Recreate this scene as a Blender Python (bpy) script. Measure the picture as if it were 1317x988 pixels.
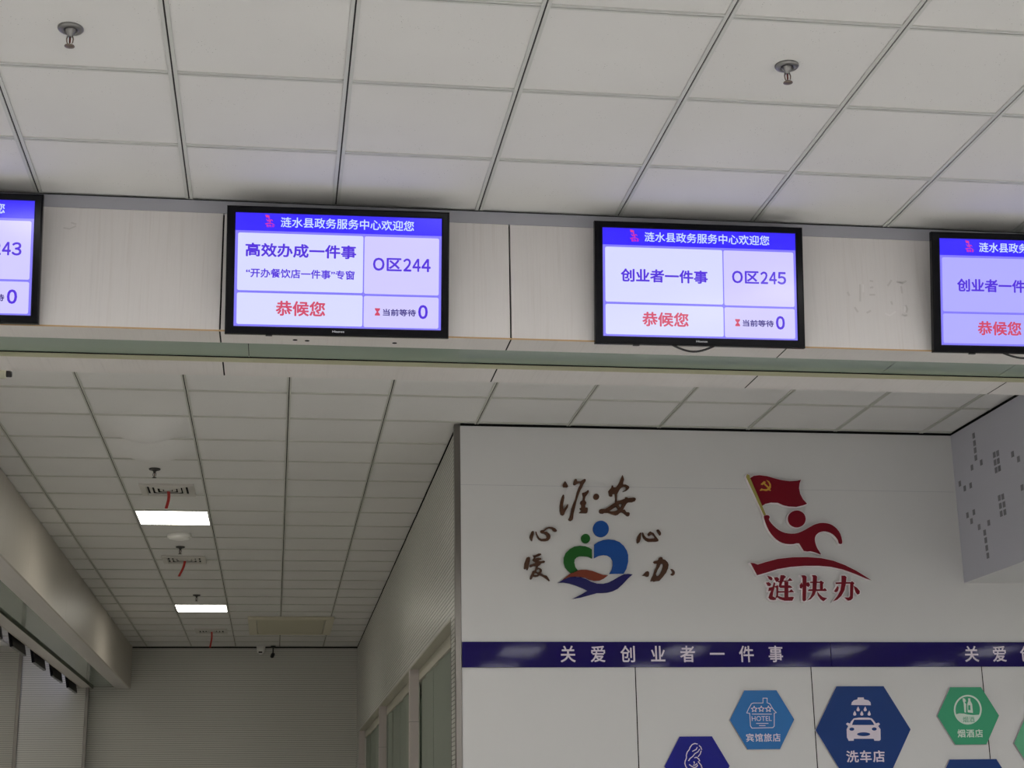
import bpy, math, random
from mathutils import Vector, Matrix
random.seed(7)
C = bpy.context.scene.collection
for o in list(bpy.data.objects):
    bpy.data.objects.remove(o)

# ------------------------------------------------------------------ camera, world, exposure
EYE = 1.60                                   # camera height above the floor
FPX, CXP, CYP = 2031.09, 658.5, 494.0        # focal length and centre in pixels of the 1317x988 frame
YAW, PITCH, ROLL = 0.14928, 0.27657, -0.0166
fw = Vector((math.sin(YAW)*math.cos(PITCH), math.cos(YAW)*math.cos(PITCH), math.sin(PITCH)))
r0 = Vector((math.cos(YAW), -math.sin(YAW), 0)); u0 = r0.cross(fw)
RT = r0*math.cos(ROLL) + u0*math.sin(ROLL)
UP = -r0*math.sin(ROLL) + u0*math.cos(ROLL)
EYEV = Vector((0, 0, EYE))
cam = bpy.data.objects.new('camera', bpy.data.cameras.new('camera')); C.objects.link(cam)
cam.matrix_world = Matrix(((RT.x, UP.x, -fw.x, 0), (RT.y, UP.y, -fw.y, 0), (RT.z, UP.z, -fw.z, EYE), (0, 0, 0, 1)))
cam.data.sensor_width = 36.0; cam.data.lens = FPX/1317*36.0
cam.data.clip_start = 0.05; cam.data.clip_end = 100
bpy.context.scene.camera = cam
w = bpy.data.worlds.new('world'); bpy.context.scene.world = w; w.use_nodes = True
w.node_tree.nodes['Background'].inputs[0].default_value = (0.9, 0.95, 1.0, 1)
w.node_tree.nodes['Background'].inputs[1].default_value = 0.05
vs = bpy.context.scene.view_settings
vs.view_transform = 'Standard'; vs.look = 'None'; vs.exposure = 0.0; vs.gamma = 1.0; vs.use_curve_mapping = False
HALL_LIGHT, WING_LIGHT = 9.5, 15.0          # radiance of the lit ceiling panels
LIGHT_TINT = (1.0, 0.995, 0.985)

# ------------------------------------------------------------------ main dimensions (metres, z from the floor)
CEIL = EYE + 2.526
BZ = EYE + 1.961                             # underside of the beams
BY0, BY1 = 6.167, 6.81                       # hall beam, front and back face
LX0, LX1 = -2.605, -1.96                     # side beam
WY = 9.76                                    # logo wall
WX = 1.11                                    # corridor right wall
BACK = 22.3

def ray(x, y):
    return RT*((x-CXP)/FPX) - UP*((y-CYP)/FPX) + fw

# ------------------------------------------------------------------ materials
def mat(name, col, rough=0.5, metal=0.0, emit=None, estr=0.0, spec=0.5, coat=0.0):
    m = bpy.data.materials.new(name); m.use_nodes = True
    b = m.node_tree.nodes['Principled BSDF']
    b.inputs['Base Color'].default_value = (*col, 1); b.inputs['Roughness'].default_value = rough
    b.inputs['Metallic'].default_value = metal; b.inputs['Specular IOR Level'].default_value = spec
    b.inputs['Coat Weight'].default_value = coat
    if emit:
        b.inputs['Emission Color'].default_value = (*emit, 1); b.inputs['Emission Strength'].default_value = estr
    return m

def nd(m, kind, **kw):
    n = m.node_tree.nodes.new(kind)
    for k, v in kw.items():
        if k in n.inputs: n.inputs[k].default_value = v
        else: setattr(n, k, v)
    return n

def lk(m, a, b): m.node_tree.links.new(a, b)

def coords(m, scale=(1, 1, 1), out='Object'):
    t = nd(m, 'ShaderNodeTexCoord'); p = nd(m, 'ShaderNodeMapping'); p.inputs['Scale'].default_value = scale
    lk(m, t.outputs[out], p.inputs['Vector']); return p.outputs['Vector']

def ramp(m, fac, stops):
    r = nd(m, 'ShaderNodeValToRGB'); lk(m, fac, r.inputs[0])
    e = r.color_ramp.elements
    e[0].position, e[0].color = stops[0][0], (*stops[0][1], 1); e[1].position, e[1].color = stops[-1][0], (*stops[-1][1], 1)
    for p, c in stops[1:-1]:
        k = e.new(p); k.color = (*c, 1)
    return r.outputs['Color']

def noise(m, vec, scale, detail=4, rough=0.55):
    n = nd(m, 'ShaderNodeTexNoise'); n.inputs['Scale'].default_value = scale; n.inputs['Detail'].default_value = detail
    n.inputs['Roughness'].default_value = rough; lk(m, vec, n.inputs['Vector']); return n.outputs['Fac']

def bump(m, fac, strength, dist=0.002):
    b = nd(m, 'ShaderNodeBump'); b.inputs['Strength'].default_value = strength; b.inputs['Distance'].default_value = dist
    lk(m, fac, b.inputs['Height']); lk(m, b.outputs['Normal'], m.node_tree.nodes['Principled BSDF'].inputs['Normal'])

def base(m, colour): lk(m, colour, m.node_tree.nodes['Principled BSDF'].inputs['Base Color'])

def tile_material():                          # mineral fibre board with pin holes
    m = mat('mineral_tile', (0.7, 0.69, 0.67), 0.95, spec=0.1)
    v = coords(m)
    vo = nd(m, 'ShaderNodeTexVoronoi'); vo.inputs['Scale'].default_value = 75; vo.inputs['Randomness'].default_value = 1.0
    lk(m, v, vo.inputs['Vector'])
    pin = ramp(m, vo.outputs['Distance'], [(0.07, (0.45, 0.44, 0.43)), (0.14, (1, 1, 1))])
    soft = ramp(m, noise(m, v, 1.3, 3), [(0.3, (0.70, 0.69, 0.672)), (0.7, (0.735, 0.725, 0.705))])
    keep = ramp(m, noise(m, v, 9.0, 2), [(0.50, (1, 1, 1)), (0.62, (0, 0, 0))])
    mx0 = nd(m, 'ShaderNodeMix', data_type='RGBA', blend_type='MIX')
    lk(m, keep, mx0.inputs[0]); lk(m, pin, mx0.inputs[6]); mx0.inputs[7].default_value = (1, 1, 1, 1)
    mx = nd(m, 'ShaderNodeMix', data_type='RGBA', blend_type='MULTIPLY'); mx.inputs[0].default_value = 1
    lk(m, soft, mx.inputs[6]); lk(m, mx0.outputs[2], mx.inputs[7])
    base(m, mx.outputs[2]); bump(m, noise(m, v, 160, 2), 0.15)
    return m

def wood_material(name, scale, lo, hi, rough=0.34):   # pale ash laminate
    m = mat(name, hi, rough, spec=0.45)
    v = coords(m, scale)
    n1 = noise(m, v, 1.0, 6, 0.65)
    c = ramp(m, n1, [(0.30, lo), (0.48, hi), (0.62, tuple(x*0.97 for x in hi)), (0.78, tuple(x*0.93 for x in lo))])
    base(m, c); bump(m, n1, 0.05)
    return m

M = {}
M['tile'] = tile_material()
M['tee'] = mat('tee_bar', (0.575, 0.58, 0.55), 0.55)
M['tee_wing'] = mat('tee_bar_corridor', (0.54, 0.54, 0.49), 0.6)  # slightly darker, greener bars for the grid behind the hall beam
M['slot'] = mat('dark_slot', (0.022, 0.022, 0.022), 0.8)
M['slot_wing'] = mat('corridor_slot', (0.02, 0.02, 0.016), 0.9, spec=0.1)  # near-black slots of the grid behind the hall beam
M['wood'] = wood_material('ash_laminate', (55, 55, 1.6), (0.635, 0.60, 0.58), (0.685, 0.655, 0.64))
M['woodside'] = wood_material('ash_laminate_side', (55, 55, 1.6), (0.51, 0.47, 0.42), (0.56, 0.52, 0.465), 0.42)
M['soffit'] = wood_material('ash_laminate_soffit', (55, 1.6, 55), (0.62, 0.585, 0.56), (0.67, 0.635, 0.61))
M['strip'] = mat('grey_painted_strip', (0.36, 0.36, 0.40), 0.55)
M['edgeband'] = mat('tan_board_edge', (0.52, 0.34, 0.17), 0.6)
M['olive'] = mat('olive_lining', (0.50, 0.48, 0.33), 0.5)
M['gap'] = mat('black_gap', (0.008, 0.008, 0.008), 0.9, spec=0.1)
M['stripglass'] = mat('green_strip_glass', (0.24, 0.30, 0.25), 0.06, spec=0.6)
M['louvre'] = mat('lined_wall_panel', (0.62, 0.61, 0.57), 0.33)
M['louvre_gap'] = mat('lined_wall_groove', (0.22, 0.215, 0.19), 0.7)
M['white'] = mat('white_wall_panel', (0.66, 0.655, 0.65), 0.38)
M['lav'] = mat('lavender_panel', (0.53, 0.53, 0.60), 0.5)
M['mark'] = mat('grey_square_print', (0.21, 0.21, 0.235), 0.6)
M['steel'] = mat('brushed_steel', (0.21, 0.195, 0.18), 0.30, 1.0)
M['plaster'] = mat('hall_wall_paint', (0.72, 0.71, 0.69), 0.7)
fl = mat('polished_floor_tile', (0.74, 0.73, 0.71), 0.14)
fv = coords(fl); br = nd(fl, 'ShaderNodeTexBrick', offset=0.0, squash=1.0)
br.inputs['Color1'].default_value = (0.72, 0.71, 0.69, 1); br.inputs['Color2'].default_value = (0.75, 0.74, 0.72, 1)
br.inputs['Mortar'].default_value = (0.3, 0.29, 0.27, 1); br.inputs['Scale'].default_value = 1.0
br.inputs['Brick Width'].default_value = 0.8; br.inputs['Row Height'].default_value = 0.8; br.inputs['Mortar Size'].default_value = 0.004
lk(fl, fv, br.inputs['Vector']); base(fl, br.outputs['Color'])
M['floor'] = fl
M['black'] = mat('gloss_black_plastic', (0.004, 0.004, 0.006), 0.14, spec=0.12)
M['matblack'] = mat('matt_black_plastic', (0.012, 0.012, 0.013), 0.55)
M['silver'] = mat('silver_print', (0.75, 0.75, 0.78), 0.4)
M['chrome'] = mat('dull_chrome', (0.27, 0.265, 0.26), 0.35, 1.0)
M['brass'] = mat('brass_metal', (0.24, 0.19, 0.16), 0.4, 1.0)
M['bulb'] = mat('red_glass_bulb', (0.13, 0.03, 0.02), 0.15)
M['darkmetal'] = mat('dark_metal', (0.03, 0.028, 0.026), 0.5)
M['ribbon'] = mat('red_ribbon', (0.50, 0.035, 0.03), 0.6)
M['vent'] = mat('vent_paint', (0.58, 0.56, 0.52), 0.55)
M['beige'] = mat('beige_unit_paint', (0.56, 0.53, 0.40), 0.55)
M['beigeframe'] = mat('beige_frame_paint', (0.64, 0.60, 0.47), 0.5)
M['whiteplastic'] = mat('white_plastic', (0.88, 0.87, 0.84), 0.4)
M['cambody'] = mat('cream_camera_paint', (0.42, 0.42, 0.32), 0.4)
M['panelframe'] = mat('light_frame_aluminium', (0.7, 0.7, 0.7), 0.4, 0.6)
M['lit_hall'] = mat('lit_hall_diffuser', (0.8, 0.8, 0.8), 0.5, emit=LIGHT_TINT, estr=HALL_LIGHT)
M['lit_wing'] = mat('lit_corridor_diffuser', (0.8, 0.8, 0.8), 0.5, emit=(1.0, 0.95, 0.83), estr=WING_LIGHT)
M['fill_office'] = mat('office_fill_light', (0.8, 0.8, 0.8), 0.5, emit=(1.0, 1.0, 0.9), estr=16.0)  # glow of the lamps added behind the blinds
M['brown'] = mat('brown_acrylic', (0.085, 0.040, 0.024), 0.35, spec=0.15)
M['blueem'] = mat('blue_acrylic', (0.018, 0.085, 0.34), 0.25, spec=0.15)
M['greenem'] = mat('green_acrylic', (0.022, 0.125, 0.025), 0.25, spec=0.15)
M['rust'] = mat('rust_acrylic', (0.20, 0.042, 0.022), 0.25, spec=0.15)
M['navyem'] = mat('navy_acrylic', (0.018, 0.016, 0.115), 0.25, spec=0.15)
M['red'] = mat('dark_red_acrylic', (0.19, 0.008, 0.018), 0.3, spec=0.15)
M['gold'] = mat('gold_print', (0.55, 0.30, 0.03), 0.4)
M['polegold'] = mat('olive_gold_print', (0.34, 0.30, 0.07), 0.4)
M['acrylic'] = mat('white_acrylic_side', (0.86, 0.80, 0.82), 0.3)
M['band'] = mat('gloss_violet_blue_board', (0.012, 0.006, 0.105), 0.04, spec=0.13); bump(M['band'], noise(M['band'], coords(M['band']), 30, 1), 0.035, 0.001)
M['lilac'] = mat('pale_lilac_print', (0.74, 0.66, 0.76), 0.5)
M['hex_sky'] = mat('sky_blue_board', (0.035, 0.18, 0.48), 0.25, spec=0.15)
M['hex_blue'] = mat('blue_board', (0.012, 0.048, 0.21), 0.25, spec=0.15)
M['hex_navy'] = mat('navy_board', (0.016, 0.018, 0.26), 0.18, spec=0.15)
M['hex_green'] = mat('green_board', (0.055, 0.36, 0.19), 0.22, spec=0.15)
M['hex_mint'] = mat('mint_board', (0.13, 0.44, 0.25), 0.22, spec=0.15)
M['hex_side'] = mat('pale_board_side', (0.5, 0.47, 0.5), 0.5)
M['mint_print'] = mat('pale_mint_print', (0.62, 0.74, 0.66), 0.5)
M['pink'] = mat('post_tile', (0.58, 0.52, 0.50), 0.35)
M['blind'] = mat('grey_green_blind', (0.44, 0.48, 0.42), 0.7)
tr = nd(M['blind'], 'ShaderNodeBsdfTranslucent'); tr.inputs[0].default_value = (0.44, 0.48, 0.42, 1); mxs = nd(M['blind'], 'ShaderNodeMixShader'); mxs.inputs[0].default_value = 0.45
lk(M['blind'], M['blind'].node_tree.nodes['Principled BSDF'].outputs[0], mxs.inputs[1]); lk(M['blind'], tr.outputs[0], mxs.inputs[2])
lk(M['blind'], mxs.outputs[0], M['blind'].node_tree.nodes['Material Output'].inputs[0])
M['reveal'] = mat('window_head_paint', (0.50, 0.48, 0.40), 0.45)
gl = bpy.data.materials.new('window_glass'); gl.use_nodes = True
gl.node_tree.nodes.remove(gl.node_tree.nodes['Principled BSDF'])
g1 = nd(gl, 'ShaderNodeBsdfTransparent'); g1.inputs[0].default_value = (0.88, 0.93, 0.89, 1)
g2 = nd(gl, 'ShaderNodeBsdfGlossy'); g2.inputs['Roughness'].default_value = 0.02
g3 = nd(gl, 'ShaderNodeFresnel'); g3.inputs['IOR'].default_value = 1.45; g4 = nd(gl, 'ShaderNodeMixShader')
lk(gl, g3.outputs[0], g4.inputs[0]); lk(gl, g1.outputs[0], g4.inputs[1]); lk(gl, g2.outputs[0], g4.inputs[2])
lk(gl, g4.outputs[0], gl.node_tree.nodes['Material Output'].inputs[0])
M['glass'] = gl

def screen_mat(name, col, s=1.0):
    m = mat(name, (0.01, 0.01, 0.01), 0.12, emit=col, estr=s); return m

# ------------------------------------------------------------------ mesh helpers
class MB:
    def __init__(s): s.v, s.f, s.m = [], [], []
    def add(s, vs_, fs, mi=0):
        k = len(s.v); s.v += [tuple(p) for p in vs_]; s.f += [tuple(i+k for i in f) for f in fs]; s.m += [mi]*len(fs); return s
    def quad(s, a, b, c, d, mi=0): return s.add([a, b, c, d], [(0, 1, 2, 3)], mi)
    def box(s, a, b, mi=0):
        x0, y0, z0 = a; x1, y1, z1 = b
        return s.add([(x0, y0, z0), (x1, y0, z0), (x1, y1, z0), (x0, y1, z0), (x0, y0, z1), (x1, y0, z1), (x1, y1, z1), (x0, y1, z1)],
                     [(3, 2, 1, 0), (4, 5, 6, 7), (0, 1, 5, 4), (1, 2, 6, 5), (2, 3, 7, 6), (3, 0, 4, 7)], mi)
    def lathe(s, prof, seg=24, at=(0, 0, 0), mi=0):          # profile of (radius, z) about the z axis
        vs_, fs = [], []
        for r, z in prof:
            for k in range(seg):
                a = 2*math.pi*k/seg; vs_.append((at[0]+r*math.cos(a), at[1]+r*math.sin(a), at[2]+z))
        for i in range(len(prof)-1):
            for k in range(seg):
                fs.append((i*seg+k, i*seg+(k+1) % seg, (i+1)*seg+(k+1) % seg, (i+1)*seg+k))
        fs.append(tuple(range(seg-1, -1, -1))); fs.append(tuple((len(prof)-1)*seg+k for k in range(seg)))
        return s.add(vs_, fs, mi)
    def tube(s, pts, r, seg=10, mi=0):
        pts = [Vector(p) for p in pts]; vs_, fs = [], []
        for i, p in enumerate(pts):
            t = (pts[min(i+1, len(pts)-1)]-pts[max(i-1, 0)]).normalized()
            a = Vector((0, 0, 1)) if abs(t.z) < 0.9 else Vector((1, 0, 0))
            n = t.cross(a).normalized(); b = t.cross(n)
            rr = r[i] if isinstance(r, (list, tuple)) else r
            for k in range(seg):
                q = 2*math.pi*k/seg; vs_.append(p+n*(rr*math.cos(q))+b*(rr*math.sin(q)))
        for i in range(len(pts)-1):
            for k in range(seg):
                fs.append((i*seg+k, i*seg+(k+1) % seg, (i+1)*seg+(k+1) % seg, (i+1)*seg+k))
        fs.append(tuple(range(seg-1, -1, -1))); fs.append(tuple((len(pts)-1)*seg+k for k in range(seg)))
        return s.add(vs_, fs, mi)
    def build(s, name, mats, parent=None, bevel=0.0, smooth=False, mw=None, kind=None):
        me = bpy.data.meshes.new(name); me.from_pydata(s.v, [], s.f); me.update()
        for m_ in (mats if isinstance(mats, (list, tuple)) else [mats]): me.materials.append(m_)
        for p, mi in zip(me.polygons, s.m): p.material_index = mi; p.use_smooth = smooth
        o = bpy.data.objects.new(name, me); C.objects.link(o)
        if parent: o.parent = parent
        elif mw: o.matrix_world = mw
        if bevel:
            b = o.modifiers.new('bevel', 'BEVEL'); b.width = bevel; b.segments = 3; b.limit_method = 'ANGLE'
        if kind: o['kind'] = kind
        return o

def tag(o, label, cat, group=None):
    o['label'] = label; o['category'] = cat
    if group: o['group'] = group
    return o

def thing(name, label, cat, mw=None, group=None):
    o = bpy.data.objects.new(name, None); C.objects.link(o); o.empty_display_size = 0.1
    if mw is not None: o.matrix_world = mw
    return tag(o, label, cat, group)

def struct(name, mb, mats, parent=None, bevel=0.0):
    return mb.build(name, mats, parent, bevel=bevel, kind='structure')

def copy_tree(o, parent=None):
    c = o.copy(); C.objects.link(c)
    if parent: c.parent = parent
    for ch in list(o.children): copy_tree(ch, c)
    return c

def smooth_loop(pts, n=4, closed=True):       # Catmull-Rom through the points
    out = []; L = len(pts)
    for i in range(L if closed else L-1):
        p0, p1, p2, p3 = [pts[(i+d) % L] if closed else pts[min(max(i+d, 0), L-1)] for d in (-1, 0, 1, 2)]
        for k in range(n):
            t = k/n
            out.append(tuple(0.5*((2*p1[j]) + (-p0[j]+p2[j])*t + (2*p0[j]-5*p1[j]+4*p2[j]-p3[j])*t*t + (-p0[j]+3*p1[j]-3*p2[j]+p3[j])*t**3) for j in (0, 1)))
    if not closed: out.append(tuple(pts[-1]))
    return out

def ell(cx, cy, rx, ry, n=40):
    return [(cx+rx*math.cos(2*math.pi*k/n), cy+ry*math.sin(2*math.pi*k/n)) for k in range(n)]

class Plane:                                  # a real surface: origin and axes; u right, v up, n towards the room
    def __init__(s, o, U, V):
        s.o, s.U, s.V = Vector(o), Vector(U).normalized(), Vector(V).normalized(); s.N = s.U.cross(s.V)
    def px(s, x, y):
        d = ray(x, y); t = (s.o-EYEV).dot(s.N)/d.dot(s.N); p = EYEV+d*t-s.o
        return (p.dot(s.U), p.dot(s.V))
    def frame(s, u=0, v=0, n=0):
        o = s.o+s.U*u+s.V*v+s.N*n
        return Matrix(((s.U.x, s.V.x, s.N.x, o.x), (s.U.y, s.V.y, s.N.y, o.y), (s.U.z, s.V.z, s.N.z, o.z), (0, 0, 0, 1)))

def to_mesh(cu, name):
    o = bpy.data.objects.new(name, cu); C.objects.link(o)
    dg = bpy.context.evaluated_depsgraph_get(); dg.update()
    me = bpy.data.meshes.new_from_object(o.evaluated_get(dg)); me.name = name
    bpy.data.objects.remove(o); bpy.data.curves.remove(cu)
    return me

def link_mesh(me, name, mt, parent, mw=None):
    me.materials.clear(); me.materials.append(mt)
    for p in me.polygons: p.use_smooth = False; p.material_index = 0
    o = bpy.data.objects.new(name, me); C.objects.link(o)
    if parent: o.parent = parent
    elif mw: o.matrix_world = mw
    return o

def fill(loops, n0, thick):                   # outline (and holes) extruded from n0 to n0+thick
    cu = bpy.data.curves.new('outline', 'CURVE'); cu.dimensions = '2D'; cu.fill_mode = 'BOTH'; cu.extrude = thick/2
    for L in loops:
        sp = cu.splines.new('POLY'); sp.points.add(len(L)-1); sp.use_cyclic_u = True
        for p, q in zip(sp.points, L): p.co = (q[0], q[1], 0, 1)
    me = to_mesh(cu, 'outline')
    for v in me.vertices: v.co.z += n0+thick/2
    return me

def merge(meshes):
    mb = MB()
    for me in meshes: mb.add([tuple(v.co) for v in me.vertices], [tuple(p.vertices) for p in me.polygons])
    r = bpy.data.meshes.new('merged'); r.from_pydata(mb.v, [], mb.f); r.update(); return r

def shape(name, shapes, n0, thick, mt, parent, mw=None):  # shapes: list of [outer, hole, ...]
    me = merge([fill(s, n0, thick+0.00012*i) for i, s in enumerate(shapes)]); me.name = name
    return link_mesh(me, name, mt, parent, mw)

def ribbon(lines, wd):                        # line art: each polyline as a band of quads
    out = []
    for L in lines:
        closed = L[0] == L[-1]; P = [Vector((p[0], p[1])) for p in L]
        for a, b in zip(P[:-1], P[1:]):
            d = (b-a)
            if d.length < 1e-6: continue
            d.normalize(); n = Vector((-d.y, d.x))*wd/2; e = d*wd*0.3
            out.append([[tuple(a-e+n), tuple(b+e+n), tuple(b+e-n), tuple(a-e-n)]])
    return out

def glyphs(s, bold=0.0, space=1.0):           # letter outlines in em units; weight added by slightly shifted copies
    cu = bpy.data.curves.new('lettering', 'FONT'); cu.body = s; cu.size = 1.0; cu.space_character = space
    cu.extrude = 0.05; cu.resolution_u = 3
    me = to_mesh(cu, 'glyphs')
    if not bold: return me
    V = [tuple(v.co) for v in me.vertices]; F = [tuple(p.vertices) for p in me.polygons]; mb = MB()
    for k in range(8):
        a = k*math.pi/4; mb.add([(x+bold*math.cos(a), y+bold*math.sin(a), z+0.004*k) for x, y, z in V], F)
    r = bpy.data.meshes.new('glyphs'); r.from_pydata(mb.v, [], mb.f); r.update(); return r

def letters(name, s, x0, y0, pitch, sx, sy, n0, thick, mt, parent, bold=0.0):   # one part per character
    for i, ch in enumerate(s):
        me = glyphs(ch, bold)
        for v in me.vertices: v.co = (x0+i*pitch+v.co.x*sx, y0+v.co.y*sy, n0+(thick+v.co.z*0.002 if v.co.z > 0 else 0))
        link_mesh(me, name, mt, parent)

def text(name, s, box, n0, thick, mt, parent, bold=0.0, space=1.0):
    me = glyphs(s, bold, space); me.name = name
    xs = [v.co.x for v in me.vertices]; ys = [v.co.y for v in me.vertices]
    x0, x1, y0, y1 = min(xs), max(xs), min(ys), max(ys); u0_, v0_, u1_, v1_ = box
    for v in me.vertices:
        v.co = (u0_+(v.co.x-x0)/(x1-x0)*(u1_-u0_), v0_+(v.co.y-y0)/(y1-y0)*(v1_-v0_), n0+(thick+v.co.z*0.002 if v.co.z > 0 else 0))
    return link_mesh(me, name, mt, parent)

# ------------------------------------------------------------------ room shell
HX0, HX1, HY0 = -8.0, 12.5, -10.5
b = MB(); b.quad((HX0, HY0, 0), (HX1, HY0, 0), (HX1, 23.5, 0), (HX0, 23.5, 0)); struct('floor', b, M['floor'])

def ceiling_grid(b, xa, xb, ya, yb, gx, gy, skip=(), mt=1, ms=2):
    z1, z0, ws, sl = CEIL+0.006, CEIL, 0.0125, 0.003; wm = 0.0155 if mt == 1 else 0.0125
    xs = [gx+0.6*i for i in range(-40, 60) if xa < gx+0.6*i < xb]; ys = [gy+0.6*i for i in range(-60, 60) if ya < gy+0.6*i < yb]
    X = [xa]+xs+[xb]; Y = [ya]+ys+[yb]
    for i in range(len(X)-1):
        for j in range(len(Y)-1):
            cx, cy = (X[i]+X[i+1])/2, (Y[j]+Y[j+1])/2
            if any(s[0] < cx < s[1] and s[2] < cy < s[3] for s in skip): continue
            b.quad((X[i], Y[j], z1), (X[i], Y[j+1], z1), (X[i+1], Y[j+1], z1), (X[i+1], Y[j], z1), 0)
    def bar(x0, x1, y0, y1, along):
        b.box((x0, y0, z0), (x1, y1, z1+0.002), mt)
    for x in xs:
        bar(x-wm, x-sl, ya, yb, 1); bar(x+sl, x+wm, ya, yb, 1)
        b.quad((x-sl, ya, z1-0.0007), (x-sl, yb, z1-0.0007), (x+sl, yb, z1-0.0007), (x+sl, ya, z1-0.0007), ms)
    for y in ys:
        for i in range(len(X)-1):
            x0 = X[i]+(wm if i else 0); x1 = X[i+1]-(wm if i < len(X)-2 else 0)
            bar(x0, x1, y-ws, y-sl, 0); bar(x0, x1, y+sl, y+ws, 0)
            b.quad((x0, y-sl, z1-0.0007), (x0, y+sl, z1-0.0007), (x1, y+sl, z1-0.0007), (x1, y-sl, z1-0.0007), ms)

LGX, LGY = -1.767, 9.123
b = MB(); ceiling_grid(b, HX0, HX1, HY0, BY0, -1.003, 5.039)
sag = [(LGX+0.6, LGX+1.2, LGY+0.6, LGY+1.2), (LGX+0.6, LGX+1.2, LGY+1.2, LGY+1.8)]
ceiling_grid(b, HX0, HX1, BY1, 23.5, LGX, LGY, sag, 3, 4)
b.quad((HX0, BY0, CEIL+0.006), (HX0, BY1, CEIL+0.006), (HX1, BY1, CEIL+0.006), (HX1, BY0, CEIL+0.006), 0)
ceiling = struct('ceiling', b, [M['tile'], M['tee'], M['slot'], M['tee_wing'], M['slot_wing']])
for (x0, x1, y0, y1), dz in zip(sag, (0.10, 0.085)):
    s = MB(); n = 16
    for i in range(n+1):
        for j in range(n+1):
            u, v = i/n, j/n
            s.v.append((x0+(x1-x0)*u, y0+(y1-y0)*v, CEIL+0.006-dz*(math.sin(math.pi*u)*math.sin(math.pi*v))**1.3))
    for i in range(n):
        for j in range(n):
            s.f.append((i*(n+1)+j, i*(n+1)+j+1, (i+1)*(n+1)+j+1, (i+1)*(n+1)+j)); s.m.append(0)
    o = s.build('sagging_tile', M['tile'], ceiling, smooth=True, kind='structure')

# walls of the hall behind and beside the camera
T = 0.15
b = MB(); b.box((HX0, HY0-T, 0), (HX1, HY0, CEIL+0.1)); struct('wall_rear', b, M['plaster'])
b = MB(); b.box((HX0-T, HY0-T, 0), (HX0, 23.5+T, CEIL+0.1)); struct('wall_left', b, M['plaster'])
b = MB(); b.box((HX1, HY0-T, 0), (HX1+T, WY, CEIL+0.1)); struct('wall_right', b, M['plaster'])

# hall beam
beam = MB()
beam.box((HX0, BY0+0.02, BZ+0.03), (HX1, BY1-0.006, CEIL+0.005), 0)
beam_o = struct('ceiling_beam', beam, M['gap'])
seams = [HX0]+[s for s in [-0.26+1.1867*k for k in range(-6, 11)] if HX0+0.1 < s < HX1-0.1]+[HX1]
ZS = EYE+2.470
for a, c in zip(seams[:-1], seams[1:]):
    g = 0.0035
    p = MB(); p.box((a+g, BY0, BZ+0.007), (c-g, BY0+0.02, ZS)); struct('face_board', p, M['wood'], beam_o)
    p = MB(); p.box((a+g*0.95, BY0+0.001, BZ), (c-g*0.95, 6.32, BZ+0.012)); struct('soffit_board', p, M['soffit'], beam_o)
    p = MB(); p.box((a+g*0.95, 6.60, BZ), (c-g*0.95, BY1, BZ+0.03)); struct('soffit_board', p, M['soffit'], beam_o)
    p = MB(); p.box((a+g*0.6, BY1-0.006, BZ+0.03), (c-g*0.6, BY1, CEIL)); struct('face_board', p, M['wood'], beam_o)
for a in seams[1:-1]:
    p = MB(); p.box((a-0.0034, BY0+0.002, BZ+0.0008), (a+0.0034, 6.319, BZ+0.011)); p.box((a-0.0034, 6.604, BZ+0.0008), (a+0.0034, BY1-0.001, BZ+0.028)); struct('board_seam', p, M['gap'], beam_o)
p = MB(); p.box((HX0, BY0-0.004, ZS), (HX1, BY0+0.018, CEIL-0.003)); struct('top_strip', p, M['strip'], beam_o)
p = MB(); p.box((HX0, BY0-0.0015, BZ+0.0005), (HX1, BY0+0.004, BZ+0.0065)); struct('board_edge', p, M['edgeband'], beam_o)
gx = [HX0, -4.95, -2.55, -0.15, 2.69, 3.25, 5.6, 8.0, HX1]
for a, c in zip(gx[:-1], gx[1:]):
    p = MB(); p.box((a+0.0015, 6.30, BZ+0.0225), (c-0.0015, 6.592, BZ+0.028)); struct('strip_glass', p, M['stripglass'], beam_o)
p = MB(); p.box((HX0, 6.594, BZ+0.0005), (HX1, 6.602, BZ+0.024)); struct('slot_lining', p, M['olive'], beam_o)
p = MB(); p.box((HX0, 6.588, BZ+0.019), (HX1, 6.595, BZ+0.0225)); struct('slot_joint', p, M['gap'], beam_o)

# side beam, running back along the corridor
beam = MB(); beam.box((LX0+0.02, BY1+0.004, BZ+0.03), (LX1-0.02, BACK-0.004, CEIL+0.004)); side_o = struct('ceiling_beam', beam, M['gap'])
ys = [BY1+0.002]+[BY1+1.2*k for k in range(1, 13)]+[BACK-0.003]
for a, c in zip(ys[:-1], ys[1:]):
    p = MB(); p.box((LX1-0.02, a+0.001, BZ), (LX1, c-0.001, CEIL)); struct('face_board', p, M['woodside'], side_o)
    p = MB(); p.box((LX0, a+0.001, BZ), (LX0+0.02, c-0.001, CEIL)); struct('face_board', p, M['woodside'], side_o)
p = MB(); p.box((-2.155, BY1+0.002, BZ-0.0005), (LX1-0.0205, BACK-0.003, BZ+0.012)); struct('soffit_board', p, M['soffit'], side_o)
p = MB(); p.box((LX0+0.0205, BY1+0.002, BZ-0.0005), (-2.46, BACK-0.003, BZ+0.03)); struct('soffit_board', p, M['soffit'], side_o)
for a, c in zip(ys[:-1], ys[1:]):
    p = MB(); p.box((-2.455, a+0.002, BZ+0.0225), (-2.14, c-0.002, BZ+0.028)); struct('strip_glass', p, M['stripglass'], side_o)
p = MB(); p.box((-2.462, BY1+0.002, BZ), (-2.452, BACK-0.003, BZ+0.024)); struct('slot_lining', p, mat('dark_olive_lining', (0.09, 0.09, 0.06), 0.6), side_o)

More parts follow.
